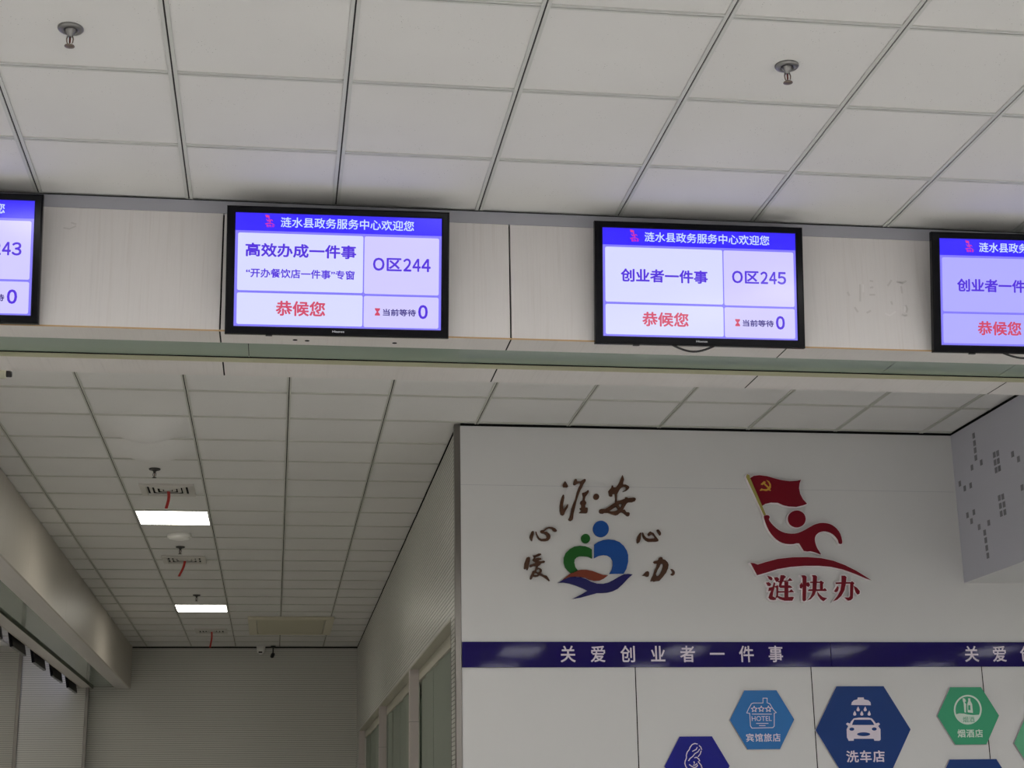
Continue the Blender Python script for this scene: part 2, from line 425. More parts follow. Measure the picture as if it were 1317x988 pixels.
# lined panel walls: horizontal grooves
PITCH_L, GR = 0.028, 0.0045
def lined(b, p0, p1, nrm, z0, z1, depth=0.004):   # p0->p1 horizontal run, nrm into the room
    p0, p1, nrm = Vector((*p0, 0)), Vector((*p1, 0)), Vector((*nrm, 0)); z = z0
    def q(za, zb, na, nb, mi):
        A = p0-nrm*na; B = p1-nrm*na; Cc = p1-nrm*nb; D = p0-nrm*nb
        b.quad((A.x, A.y, za), (B.x, B.y, za), (Cc.x, Cc.y, zb), (D.x, D.y, zb), mi)
    while z < z1-1e-4:
        zt = min(z+PITCH_L-GR, z1); q(z, zt, 0, 0, 0)
        if zt >= z1: break
        zg = min(zt+GR, z1); q(zt, zt, 0, depth, 1); q(zt, zg, depth, depth, 1); q(zg, zg, depth, 0, 1); z = zg

b = MB(); lined(b, (-2.5, BACK), (WX, BACK), (0, -1), 0, CEIL+0.006)
b.box((-2.5, BACK+0.01, 0), (WX, BACK+0.15, CEIL+0.05), 0); struct('wall_back', b, [M['louvre'], M['louvre_gap']])
b = MB(); lined(b, (HX0, 22.9), (-3.38, 22.9), (0, -1), 0, CEIL+0.006)
b.box((HX0, 22.91, 0), (-3.38, 23.05, CEIL+0.05), 0); struct('wall_far', b, [M['louvre'], M['louvre_gap']])
colm = MB(); lined(colm, (-3.40, 22.13), (-2.50, 22.13), (0, -1), 0, BZ)
lined(colm, (-3.40, 22.13), (-2.63, 22.13), (0, -1), BZ, CEIL+0.006)
colm.box((-3.40, 22.14, 0), (-2.50, 22.29, BZ-0.001), 0); colm.box((-3.40, 22.14, 0), (-2.63, 22.9, CEIL), 0)
col_o = struct('pillar', colm, [M['louvre'], M['louvre_gap']])
p = MB(); p.box((-3.425, 22.11, 0), (-3.375, 22.16, CEIL)); struct('corner_trim', p, M['steel'], col_o, 0.003)
p = MB(); p.box((-2.53, 22.11, 0), (-2.485, 22.16, BZ-0.002)); struct('corner_trim', p, M['steel'], col_o, 0.003)

# corridor right wall with a long window opening
OY0, OY1, OZ, SILL = 10.21, 21.6, EYE+1.345, 0.5
b = MB()
lined(b, (WX, WY+0.055), (WX, BACK), (-1, 0), OZ, CEIL+0.006)
lined(b, (WX, WY+0.055), (WX, OY0), (-1, 0), 0.0, OZ); lined(b, (WX, OY1+0.08), (WX, BACK), (-1, 0), 0.0, OZ)
lined(b, (WX, OY0), (WX, OY1+0.08), (-1, 0), 0.0, SILL)
b.box((WX+0.005, WY+0.055, OZ), (WX+0.2, BACK, CEIL+0.05), 0); b.box((WX+0.005, WY+0.055, 0), (WX+0.2, OY0, OZ), 0)
b.box((WX+0.005, OY1+0.08, 0), (WX+0.2, BACK, OZ), 0); b.box((WX+0.005, OY0, 0), (WX+0.2, OY1+0.08, SILL), 0)
wall_c = struct('wall_corridor', b, [M['louvre'], M['louvre_gap']])
p = MB(); p.box((WX+0.002, OY0, OZ-0.012), (WX+0.09, OY1+0.08, OZ)); struct('opening_head', p, M['reveal'], wall_c)
p = MB(); p.box((WX-0.002, OY0-0.004, SILL), (WX+0.09, OY0+0.008, OZ)); struct('opening_jamb', p, M['steel'], wall_c)
posts = [13.45, 17.40, 21.60]
for y in posts:
    p = MB(); p.box((WX, y, SILL), (WX+0.078, y+0.10, OZ-0.012)); struct('window_post', p, M['pink'], wall_c)
    for zz in (1.9, 2.5):
        p = MB(); p.box((WX-0.0008, y-0.0008, EYE+zz-1.6), (WX+0.0785, y+0.1005, EYE+zz-1.597)); struct('post_joint', p, M['louvre_gap'], wall_c)
bays = [(OY0+0.01, 13.45), (13.55, 17.40), (17.50, 21.60)]
BLIND = ['grey-green hanging blind in the nearest corridor window, next to the steel corner',
         'grey-green hanging blind in the middle corridor window between two pale posts',
         'grey-green hanging blind in the farthest corridor window before the end wall']
for k, (ya, yb) in enumerate(bays):
    f = MB(); xa, xb = WX+0.13, WX+0.18; zt = OZ-0.012
    f.box((xa, ya, zt-0.095), (xb, yb, zt)); f.box((xa, ya, SILL), (xb, yb, SILL+0.06))
    f.box((xa, ya, SILL+0.06), (xb, ya+0.035, zt-0.095)); f.box((xa, yb-0.035, SILL+0.06), (xb, yb, zt-0.095))
    wo = struct('window_%d' % (k+1), f, M['reveal'])
    g = MB(); g.box((WX+0.155, ya+0.03, SILL+0.05), (WX+0.161, yb-0.03, zt-0.09)); struct('window_pane', g, M['glass'], wo)
    hz = zt-SILL-0.07; yo = (ya+yb)/2
    bl = thing('panel_blind', BLIND[k], 'blind', Matrix.Translation((WX+0.10, yo, SILL+0.07)))
    h = MB(); h.box((-0.022, ya-yo+0.004, hz-0.095), (0.022, yb-yo-0.004, hz-0.002)); h.build('head_rail', M['reveal'], bl, bevel=0.003)
    s = MB(); y = ya+0.02; m_ = 0
    while y < yb-0.25:
        y1 = min(y+0.56, yb-0.01); dx = 0.008 if m_ % 2 else -0.004; n_ = 8
        for q in range(n_):                       # gently rippled fabric strip
            p0, p1 = y+(y1-y)*q/n_-yo, y+(y1-y)*(q+1)/n_-yo; w0, w1 = [dx-0.010*t+0.003*math.sin(t*9+m_) for t in (q/n_, (q+1)/n_)]
            s.add([(w0, p0, 0), (w1, p1, 0), (w1, p1, hz-0.09), (w0, p0, hz-0.09), (w0+.002, p0, 0), (w1+.002, p1, 0), (w1+.002, p1, hz-0.09), (w0+.002, p0, hz-0.09)],
                  [(3, 2, 1, 0), (4, 5, 6, 7), (0, 4, 7, 3), (1, 2, 6, 5), (3, 7, 6, 2), (0, 1, 5, 4)])
        y = y1-0.03; m_ += 1
    s.build('fabric_strips', M['blind'], bl)
b = MB(); b.box((6.0, WY+0.2, 0), (6.1, 23.5, CEIL+0.05)); struct('wall_office', b, M['plaster'])

# steel corner of the logo wall
p = MB(); p.box((WX-0.022, WY-0.004, 0), (WX+0.0165, WY+0.055, CEIL-0.004)); struct('trim_1', p, M['steel'], None, 0.003)

# logo wall
PW = Plane((0, WY, EYE), (1, 0, 0), (0, 0, 1))
b = MB(); b.box((WX+0.0165, WY, EYE+1.06), (HX1, WY+0.2, CEIL-0.012)); b.box((WX+0.0165, WY+0.004, 0), (HX1, WY+0.2, EYE+1.06))
wall_o = struct('wall_logo', b, M['white'])
vx = [WX+0.0165]+[PW.px(x, 860)[0] for x in (817, 1043, 1262.5)]
step = vx[2]-vx[1]; vx += [vx[3]+step*k for k in range(1, 7)]; vx.append(HX1)
for a, c in zip(vx[:-1], vx[1:]):
    p = MB(); p.box((a+0.0034, WY, 0), (c-0.0034, WY+0.01, EYE+1.055)); struct('wall_board', p, M['white'], wall_o)
    p = MB(); p.box((c-0.0035, WY+0.001, 0), (c+0.0035, WY+0.0102, EYE+1.055)); struct('board_gap', p, M['gap'], wall_o)
p = MB(); p.box((WX+0.0165, WY-0.0005, EYE+2.128), (4.43, WY+0.001, EYE+2.1295)); struct('board_joint', p, M['strip'], wall_o)
p = MB(); p.box((WX+0.02, WY-0.002, CEIL-0.012), (HX1, WY+0.02, CEIL+0.004)); struct('shadow_gap', p, M['gap'], wall_o)
p = MB(); p.box((LX1, BACK-0.006, CEIL-0.02), (WX, BACK-0.001, CEIL)); struct('trim_2', p, M['gap'])
p = MB(); p.box((WX-0.006, WY+0.06, CEIL-0.012), (WX-0.0005, BACK-0.008, CEIL)); struct('trim_3', p, M['gap'])
p = MB(); p.box((HX0, BY0-0.006, CEIL-0.003), (HX1, BY0+0.001, CEIL-0.0005)); struct('trim_4', p, M['gap'])

# lavender bulkhead on the right
PX = 4.44; PZ = EYE+1.522
b = MB(); b.box((PX, BY1+0.004, PZ+0.004), (HX1, WY, CEIL-0.006), 1); b.quad((PX-0.0008, BY1+0.005, PZ), (PX-0.0008, WY, PZ), (PX-0.0008, WY, CEIL-0.006), (PX-0.0008, BY1+0.005, CEIL-0.006), 0)
b.quad((PX, BY1+0.004, PZ), (HX1, BY1+0.004, PZ), (HX1, WY, PZ), (PX, WY, PZ), 1)
bulk = struct('wall_bulkhead', b, [M['lav'], M['white']])
PP = Plane((PX, 0, EYE), (0, -1, 0), (0, 0, 1))
pts = [(192,258),(196,293),(199,327),(202,362),(184,408),(228,384),(127,484),(150,506),(178,492),(289,348),(305,341),(293,384),(308,377),(298,420),(313,412),(375,345),(403,368),(420,502),(313,551),(329,545),(318,588),(335,581),(322,625),(339,618),(163,632),(193,618),(182,660),(218,688),(263,668),(244,714),(249,750),(254,786),(259,822)]
b = MB()
for x, y in pts:
    u, v = PP.px(1200+x*0.2734, 490+y*0.2734); yy = -u; zz = EYE+v
    b.box((PX-0.002, yy-0.018, zz-0.018), (PX-0.001, yy+0.018, zz+0.018))
struct('printed_squares', b, M['mark'], bulk)
p = MB(); p.box((PX-0.006, BY1+0.004, CEIL-0.012), (PX-0.001, WY-0.003, CEIL+0.002)); struct('shadow_gap', p, M['gap'], bulk)

# ------------------------------------------------------------------ wall displays
def tv_plane(cx, cy, cz, tilt, yaw, roll):
    u = Vector((math.cos(yaw), math.sin(yaw), 0)); n0 = Vector((math.sin(yaw), -math.cos(yaw), 0)); z = Vector((0, 0, 1))
    v = z*math.cos(tilt)+n0*math.sin(tilt)
    return Plane((cx, cy, cz+EYE), u*math.cos(roll)+v*math.sin(roll), v*math.cos(roll)-u*math.sin(roll))

SX0, SX1, SV0, SV1 = -0.4155, 0.418, -0.2285, 0.2330
def tv_body(t, wall_gap):
    o, i = (-0.45, -0.261, 0.45, 0.261), (SX0, SV0, SX1, SV1)
    f = MB()                                    # bezel ring with a rounded outer lip and a sloping inner edge
    def rect(r, d, n): return [(r[0]-d, r[1]-d, n), (r[2]+d, r[1]-d, n), (r[2]+d, r[3]+d, n), (r[0]-d, r[3]+d, n)]
    rings = [rect(o, -0.004, -0.034), rect(o, 0, -0.030), rect(o, 0, -0.007), rect(o, -0.002, -0.002), rect(o, -0.007, 0.0), rect(i, 0.004, 0.0), rect(i, 0.0, -0.004), rect(i, 0.0, -0.010)]
    for a, c in zip(rings[:-1], rings[1:]):
        for k in range(4): f.quad(a[k], a[(k+1) % 4], c[(k+1) % 4], c[k])
    f.build('bezel', M['black'], t)
    c = MB(); c.box((-0.447, -0.258, -0.033), (0.447, 0.258, -0.012)); c.box((-0.34, -0.12, -0.062), (0.34, 0.19, -0.033)); c.build('back_case', M['matblack'], t, bevel=0.006)
    br_ = MB(); br_.box((-0.16, 0.02, -wall_gap), (0.16, 0.09, -wall_gap+0.012)); br_.box((-0.05, 0.03, -wall_gap+0.012), (0.05, 0.08, -0.060)); br_.build('wall_bracket', M['darkmetal'], t)

def rrect(u0_, v0_, u1_, v1_, r=0.007):
    out = []
    for cx, cy, a0 in ((u1_-r, v1_-r, 0), (u0_+r, v1_-r, 90), (u0_+r, v0_+r, 180), (u1_-r, v0_+r, 270)):
        for k in range(5):
            a = math.radians(a0+k*22.5); out.append((cx+r*math.cos(a), cy+r*math.sin(a)))
    return out

# outlines of the running figure emblem, traced on the wall; reused in miniature on the screens
KE = 0.12146; KF = 170/1317
def crop(pts, ox, oy, k): return [(ox+x*k, oy+y*k) for x, y in pts]
E_ = lambda p: crop(p, 950, 605, KE); F_ = lambda p: crop(p, 955, 705, KF)
FLAGPOLE = E_([(78,70),(90,40),(115,52),(118,75),(290,470),(268,482)])
FLAG = E_([(122,82),(160,58),(220,52),(300,62),(380,85),(460,105),(540,115),(620,110),(660,100),(645,140),(640,190),(652,250),(680,305),(725,355),(680,372),(610,388),(530,384),(470,370),(415,345),(340,343),(280,358),(250,378)])
SICKLE = E_([(290,103),(320,115),(340,145),(342,180),(330,203),(342,212),(335,219),(318,211),(290,220),(255,212),(230,218),(222,212),(240,192),(265,200),(295,200),(316,185),(326,160),(316,130)])
HAMMER = [E_([(232,148),(268,114),(288,124),(272,142),(250,158)]), E_([(258,142),(272,130),(330,188),(318,199)])]
FHEAD = E_(ell(615, 516, 95, 91))
FBODY = E_([(265,490),(290,475),(318,478),(330,500),(320,520),(345,560),(400,615),(460,652),(520,668),(590,670),(650,655),(720,620),(790,580),(860,558),(930,560),(990,580),(1040,620),(1075,670),(1095,740),(1095,775),(1075,782),(1058,772),(1050,740),(1020,700),(975,665),(920,648),(870,652),(830,675),(808,715),(812,770),(835,830),(873,893),(820,875),(760,858),(690,855),(640,775),(580,782),(500,780),(430,755),(370,705),(320,640),(285,560)])
SWOOSH = F_([(78,148),(110,150),(150,165),(230,140),(350,108),(500,92),(640,90),(780,100),(900,125),(1020,170),(1130,225),(1220,280),(1285,322),(1230,305),(1130,262),(1000,215),(880,188),(760,178),(620,178),(480,188),(350,210),(240,245),(145,272)])
LIAN = [F_(p) for p in ([(245,275),(288,288),(300,308),(287,326),(262,310)], [(315,292),(345,290),(366,310),(356,330),(336,340),(320,315)], [(232,345),(262,340),(286,360),(275,380),(250,378)],
        [(262,395),(298,388),(312,340),(326,350),(318,400),(306,440),(300,482),(322,492),(335,515),(305,520),(275,515),(257,495),(268,460),(284,425),(255,430)],
        [(308,385),(352,370),(357,384),(354,478),(400,492),(495,486),(513,492),(495,526),(420,526),(372,512),(345,492),(322,512),(336,470),(335,398)],
        [(340,330),(450,322),(470,297),(498,325),(355,343)], [(378,270),(412,270),(434,288),(416,305),(396,345),(386,372),(470,372),(498,392),(482,399),(376,399),(360,385)],
        [(416,335),(456,335),(456,496),(416,496)], [(350,430),(465,430),(486,410),(513,441),(350,446)])]
KUAI = [F_(p) for p in ([(585,272),(620,272),(638,285),(633,520),(612,533),(597,520),(597,300)], [(568,370),(590,340),(599,380),(590,406),(571,400)], [(634,345),(660,340),(673,372),(655,391),(634,375)],
        [(672,335),(770,335),(780,325),(811,345),(801,360),(801,412),(820,398),(839,420),(835,429),(650,429),(660,411),(770,411),(770,349),(672,349)],
        [(690,270),(725,270),(743,285),(736,420),(716,470),(680,510),(640,526),(674,490),(694,440),(700,290)], [(740,428),(765,460),(800,490),(844,500),(830,512),(805,532),(775,510),(748,470)])]
BAN = [F_(p) for p in ([(925,344),(985,340),(985,275),(1020,275),(1036,290),(1031,340),(1080,340),(1090,330),(1116,350),(1105,365),(1100,500),(1080,520),(1050,526),(1014,492),(1058,493),(1070,480),(1072,356),(1029,356),(1016,420),(986,475),(945,515),(900,533),(944,480),(974,420),(983,359),(930,359)],
        [(945,375),(959,395),(950,430),(930,443),(911,432),(925,410)], [(1105,375),(1140,395),(1169,430),(1166,455),(1145,466),(1125,440)])]

S = {}
S['page'] = screen_mat('screen_page', (0.22, 0.19, 0.95)); S['head'] = screen_mat('screen_header', (0.030, 0.010, 1.0))
S['ink'] = screen_mat('screen_violet_ink', (0.075, 0.015, 0.72)); S['dark'] = screen_mat('screen_dark_ink', (0.03, 0.012, 0.22))
S['redink'] = screen_mat('screen_red_ink', (0.62, 0.055, 0.13)); S['title'] = screen_mat('screen_title_white', (0.62, 0.74, 1.0))
S['logo'] = screen_mat('screen_pink_logo', (0.72, 0.03, 0.30))
S['card'] = screen_mat('screen_card', (0.68, 0.70, 1.0)); S['card_dim'] = screen_mat('screen_card_dim', (0.43, 0.41, 1.0))
S['card2'] = screen_mat('screen_card_lilac', (0.63, 0.59, 1.0))

def display(name_plane, label, number, service, sub=None, dim=False, cable=False):
    P = name_plane
    t = thing('display_screen', label, 'screen', P.frame(), 'queue displays along the hall beam')
    tv_body(t, 0.112)
    nub = MB(); nub.box((-0.288, -0.266, -0.022), (-0.262, -0.2615, -0.006)); nub.build('sensor', M['matblack'], t)
    text('brand_mark', 'Hisense', (-0.022, -0.2475, 0.026, -0.2395), 0.0, 0.0006, M['silver'], t, 0.01)
    s = MB(); s.box((SX0-0.001, SV0-0.001, -0.012), (SX1+0.001, SV1+0.001, -0.008)); so = s.build('screen', S['page'], t)
    n0 = -0.0078
    shape('header_band', [[[(SX0, 0.1605), (SX1, 0.1605), (SX1, SV1), (SX0, SV1)]]], n0, 0.0004, S['head'], so)
    ca, cb = (S['card_dim'], S['card_dim']) if dim else (S['card'], S['card2'])
    for r, mm in (((-0.4045, -0.083, 0.0985, 0.151), ca), ((0.1035, -0.085, 0.408, 0.1505), cb), ((-0.4045, -0.220, 0.0985, -0.0925), ca), ((0.1035, -0.2215, 0.408, -0.094), cb)):
        shape('info_card', [[rrect(*r)]], n0, 0.0004, mm, so)
    n1 = n0+0.0005
    text('title_text', '涟水县政务服务中心欢迎您', (-0.2357, 0.1775, 0.3041, 0.2195), n1, 0.0003, S['title'], so, 0.012)
    if sub:
        text('service_text', service, (-0.3745, 0.0545, 0.070, 0.1108), n1, 0.0003, S['ink'], so, 0.028)
        text('subtitle_text', sub, (-0.3701, -0.0300, 0.0645, 0.0075), n1, 0.0003, S['ink'], so, 0.022)
    else:
        text('service_text', service, (-0.3388, 0.0035, 0.0336, 0.0600), n1, 0.0003, S['ink'], so, 0.028)
    for ch, xa, xb in zip('Ｏ区'+''.join(chr(ord(q)+0xFEE0) for q in number), (328, 472, 648, 745, 840), (450, 632, 733, 832, 938)):
        text('window_number', ch, (0.1385+(xa-328)*0.0003861, 0.0105, 0.1385+(xb-328)*0.0003861, 0.0643), n1, 0.0003, S['ink'], so, 0.026)
    text('status_text', '恭候您', (-0.2495, -0.1835, -0.0515, -0.1220), n1, 0.0003, S['redink'], so, 0.026)
    text('waiting_text', '当前等待', (0.1811, -0.1735, 0.3154, -0.1450), n1, 0.0003, S['dark'], so, 0.026)
    text('waiting_count', '０', (0.3249, -0.1835, 0.3640, -0.1255), n1, 0.0003, S['ink'], so, 0.034)
    hg = [(0.1486, -0.1735), (0.1696, -0.1735), (0.1696, -0.1690), (0.1672, -0.1650), (0.1618, -0.1585), (0.1672, -0.1520), (0.1696, -0.1478), (0.1696, -0.1433), (0.1486, -0.1433), (0.1486, -0.1478), (0.1510, -0.1520), (0.1564, -0.1585), (0.1510, -0.1650), (0.1486, -0.1690)]
    shape('hourglass_icon', [[hg]], n1, 0.0003, S['redink'], so)
    x0, x1, y0, y1 = 957, 1121, 610, 775
    m_ = lambda L: [(-0.300+(x-x0)/(x1-x0)*0.043, 0.2275-(y-y0)/(y1-y0)*0.052) for x, y in L]
    shape('header_emblem', [[m_(FLAG)], [m_(FHEAD)], [m_(FBODY)], [m_(SWOOSH)]]+[[m_(p)] for p in LIAN+KUAI+BAN], n1, 0.0003, S['logo'], so)
    if cable:
        q = MB(); q.tube([(cable[0]+(cable[1]-cable[0])*k/14, -0.258-cable[2]*math.sin(math.pi*k/14), -0.02) for k in range(15)], 0.0045); q.build('cable', M['matblack'], t, smooth=True)
    return t

T0 = tv_plane(-1.4112, 6.0696, 2.2081, 0.1562, 0.0008, 0.0059)
T1 = tv_plane(0.2095, 6.0612, 2.194, 0.1907, -0.0011, 0.0067)
T2 = tv_plane(1.7206, 6.0758, 2.1995, 0.1342, -0.0133, 0.0008)
T3 = tv_plane(3.1915, 6.0596, 2.2019, 0.1956, -0.0049, 0.0089)
display(T0, 'black wall display at the left edge of the photo, its number ending in 243', '243', '创业者一件事')
display(T1, 'black wall display numbered 244, two purple text lines on its large card', '244', '高效办成一件事', '“开办餐饮店一件事”专窗')
display(T2, 'black wall display reading window 245, above a black cable loop', '245', '创业者一件事', cable=(-0.12, 0.06, 0.026))
display(T3, 'black wall display with a bluer screen, cut off by the right photo edge', '246', '创业者一件事', dim=True, cable=(-0.13, 0.05, 0.02))

# displays on the far side of the side beam, seen from behind
LAB = ['black display nearest the pillar, hanging behind the side beam',
       'second black display from the pillar, hanging behind the side beam',
       'third black display from the pillar, hanging behind the side beam',
       'fourth black display from the pillar, hanging behind the side beam',
       'black display at the left photo edge, half cut off, behind the side beam']
first = None
for k, yf in enumerate((22.04, 20.51, 18.98, 17.45, 15.92)):
    u = Vector((0, -1, 0)); n0 = Vector((-1, 0, 0)); v = Vector((0, 0, 1))*math.cos(0.19)+n0*math.sin(0.19)
    P = Plane((LX0-0.106, yf-0.45, EYE+2.128), u, v)
    if first is None:
        first = thing('display_screen', LAB[0], 'screen', P.frame(), 'displays behind the side beam')
        tv_body(first, 0.112)
        s = MB(); s.box((SX0-0.001, SV0-0.001, -0.012), (SX1+0.001, SV1+0.001, -0.008)); s.build('screen', S['card'], first)
    else:
        c = copy_tree(first); c.matrix_world = P.frame(); c['label'] = LAB[k]

# ------------------------------------------------------------------ wall signs: blue boards
def lift(L, o): return [(u-o[0], v-o[1]) for u, v in L]
def W(L, o=(0, 0), n=0.0):                    # photo outline to wall coordinates, on the face n metres in front of the wall
    Q = Plane((0, WY-n, EYE), (1, 0, 0), (0, 0, 1)) if n else PW
    return [(u-o[0], v-o[1]) for u, v in (Q.px(x, y) for x, y in L)]
PF = Plane((0, WY-0.019, EYE), (1, 0, 0), (0, 0, 1))
def wbox(x0, y0, x1, y1, o):
    a, c = PF.px(x0, y1), PF.px(x1, y0); return (a[0]-o[0], a[1]-o[1], c[0]-o[0], c[1]-o[1])

BZ0, BZ1 = 0.979, 1.136
tx0, tx1 = PW.px(720.8, 842)[0], PW.px(1006, 842)[0]; ty0, ty1 = PW.px(860, 852)[1], PW.px(860, 831.8)[1]
shift = PW.px(1240, 842)[0]-tx0
for k, (xa, xb, lab) in enumerate(((1.1275, 3.4905, 'glossy violet-blue sign board left of the joint, showing the full line of pale lettering'),
                                   (3.4935, 5.86, 'glossy violet-blue sign board right of the joint, its lettering cut by the photo edge'))):
    t = thing('sign_board', lab, 'sign', PW.frame(xa, BZ0, 0), 'blue boards across the logo wall')
    s = MB(); s.box((0, 0, 0), (xb-xa, BZ1-BZ0, 0.012)); s.build('board', M['band'], t, bevel=0.002)
    if k == 0:
        s = MB(); s.box((0.002, 0.002, 0.0121), (0.032, BZ1-BZ0-0.002, 0.016)); s.build('end_cap', M['band'], t, bevel=0.002)
    d = shift*k-xa
    letters('letter', '关爱创业者一件事', tx0+d-0.005, ty0-BZ0+0.009, (tx1-tx0-0.092)/7, 0.101, 0.109, 0.0122, 0.001, M['lilac'], t, 0.014)

# hexagon plaques
def hexagon(R):
    return [(R*math.cos(math.radians(60*k)), R*math.sin(math.radians(60*k))) for k in range(6)]
def plaque(label, cpx, R, face, side='hex_side'):
    cu_, cv_ = PF.px(*cpx)
    t = thing('hexagon_plaque', label, 'sign', PW.frame(cu_, cv_, 0), 'hexagon shop plaques')
    shape('plaque_body', [[hexagon(R)]], 0.0, 0.018, M[side], t); shape('plaque_face', [[hexagon(R-0.0008)]], 0.0181, 0.001, M[face], t)
    return t, (cu_, cv_)
NF = 0.0193; NT = 0.0006
def star(cx, cy, r): return [(cx+(r if k % 2 == 0 else r*0.45)*math.sin(math.pi*k/5), cy-(r if k % 2 == 0 else r*0.45)*math.cos(math.pi*k/5)) for k in range(11)]
H_ = lambda p: crop(p, 930, 875, 250/1317)
half = lambda x0, x1, y: (PW.px(x1, y)[0]-PW.px(x0, y)[0])/2

t, o = plaque('sky blue hexagon plaque with line drawing of a house and three stars', (980.2, 925.8), half(938.5, 1021.5, 925.6), 'hex_sky')
lines = [H_(p) for p in ([(180,225),(160,222),(172,195),(192,160),(205,155),(270,155),(270,122),(298,122),(298,153),(316,160),(340,200),(360,220),(345,224)], [(180,225),(185,310),(195,325),(335,322),(346,312),(346,224)], [(197,230),(328,230)], [(225,293),(305,293)], [(245,308),(285,308)], star(210, 197, 21), star(258, 196, 21), star(306, 196, 21))]
shape('hotel_icon', ribbon([W(l, o, 0.019) for l in lines], 0.0042), NF, NT, M['lilac'], t)
a, c = H_([(195, 243), (328, 277)]); text('hotel_lettering', 'HOTEL', wbox(*a, *c, o), NF, NT, M['lilac'], t)
a, c = H_([(157, 360), (388, 418)]); text('shop_lettering', '宾馆旅店', wbox(*a, *c, o), NF, NT, M['lilac'], t, 0.014, 1.1)

t, o = plaque('largest hexagon plaque, dark blue, with a car under a shower head', (1110.4, 938.8), half(1049.2, 1171.4, 938.6), 'hex_blue')
shape('shower_icon', [[W(H_([(868,168),(872,150),(885,137),(910,130),(912,117),(952,117),(955,130),(985,137),(998,150),(1001,170)]), o, 0.019)]], NF, NT, M['lilac'], t)
def drop(cx, cy): return [(cx, cy-17), (cx+5, cy-6), (cx+10, cy+5), (cx+9, cy+12), (cx+3, cy+16), (cx-4, cy+16), (cx-10, cy+12), (cx-11, cy+4), (cx-6, cy-7)]
shape('water_drops', [[W(H_(drop(*q)), o, 0.019)] for q in ((915, 195), (963, 195), (892, 224), (940, 224), (990, 224))], NF, NT, M['lilac'], t)
car = [[(866,280),(885,259),(920,254),(985,254),(1008,259),(1024,278),(1035,293),(1053,288),(1063,298),(1050,311),(1066,332),(1067,404),(1058,411),(1025,410),(1020,397),(885,397),(885,410),(851,411),(839,388),(837,332),(848,311),(832,298),(842,288),(860,294)],
       [(888,268),(1000,268),(1015,285),(1025,304),(873,304),(879,285)], ell(872, 332, 17, 11, 16), ell(1024, 331, 17, 11, 16), ell(952, 366, 45, 13, 24)]
shape('car_icon', [[W(H_(l), o, 0.019) for l in car]], NF, NT, M['lilac'], t)
a, c = H_([(838, 475), (1092, 558)]); text('shop_lettering', '洗车店', wbox(*a, *c, o), NF, NT, M['lilac'], t, 0.02, 1.12)

G_ = lambda p: crop(p, 1180, 870, 137/1147)
a, c = G_([(215, 425), (880, 425)])
t, o = plaque('green hexagon plaque with two bottles inside a ring', ((a[0]+c[0])/2, a[1]), half(a[0], c[0], 921), 'hex_green')
shape('ring_icon', [[W(G_(ell(541, 360, 150, 160)), o, 0.019), W(G_(ell(541, 360, 132, 142)), o, 0.019)]], NF, NT, M['mint_print'], t)
seg = [(415,410),(450,400),(500,402),(540,412),(600,418),(667,414),(655,440),(625,475),(585,497),(541,503),(497,495),(455,470),(428,438)]
shape('ring_base', [[W(G_(seg), o, 0.019)]], NF+NT, NT*0.5, M['mint_print'], t)
shape('bottle_icon', [[W(G_([(545,238),(568,238),(570,266),(588,300),(597,395),(540,388),(535,300),(547,266)]), o, 0.019), W(G_([(546,312),(568,312),(571,365),(546,362)]), o, 0.019)],
                      [W(G_([(485,235),(510,240),(523,268),(508,280),(523,300),(522,392),(505,388),(497,290),(487,262)]), o, 0.019)]], NF, NT, M['mint_print'], t)
a, c = G_([(490, 435), (610, 497)]); text('ring_lettering', '烟酒', wbox(*a, *c, o), NF+NT*1.6, NT*0.4, M['hex_green'], t, 0.0)
a, c = G_([(435, 570), (700, 660)]); text('shop_lettering', '烟酒店', wbox(*a, *c, o), NF, NT, M['mint_print'], t, 0.02, 1.12)

R_ = lambda p: crop(p, 850, 935, 100/1317)
t, o = plaque('navy hexagon plaque with line drawing of a mother and baby, cut by the bottom edge', (896.6, 985.6), half(854.6, 938.7, 985), 'hex_navy')
lines = [R_(p) for p in ([(618,292),(575,282),(530,300),(495,345),(480,385),(445,430),(430,480),(432,530),(410,580),(405,620),(420,670)], [(648,318),(675,345),(690,385)], [(615,348),(595,385),(535,415)], [(655,380),(625,425),(575,455),(540,500),(495,535),(468,575)],
         [(680,410),(665,460),(630,505)], [(570,525),(600,515),(640,545),(655,580)], [(630,590),(655,620),(680,650)], [(480,640),(520,670),(560,690),(600,680),(620,650)], [(560,590),(565,620)], [(550,650),(580,650),(610,625)], [(420,670),(450,720),(500,760)], [(680,650),(700,720),(690,790)], [(500,760),(560,800),(640,810),(690,790)])]
shape('mother_icon', ribbon([W(l, o, 0.019) for l in lines], 0.0055), NF, NT, M['lilac'], t)

Rg = half(1206, 1285, 921)
u_, v_ = PF.px(1304.3, 956)
t = thing('hexagon_plaque', 'pale mint hexagon plaque cut by the right edge of the photo', 'sign', PW.frame(u_+Rg, v_, 0), 'hexagon shop plaques')
shape('plaque_body', [[hexagon(Rg)]], 0.0, 0.018, M['hex_side'], t); shape('plaque_face', [[hexagon(Rg-0.0008)]], 0.0181, 0.001, M['hex_mint'], t)
Rb = half(1049.2, 1171.4, 938.6); u_, v_ = PF.px(1251.5, 976.6)
t = thing('hexagon_plaque', 'dark blue hexagon plaque below the green one, only its top edge in the photo', 'sign', PW.frame(u_, v_-Rb*math.sqrt(3)/2, 0), 'hexagon shop plaques')
shape('plaque_body', [[hexagon(Rb)]], 0.0, 0.018, M['hex_side'], t); shape('plaque_face', [[hexagon(Rb-0.0008)]], 0.0181, 0.001, M['hex_blue'], t)

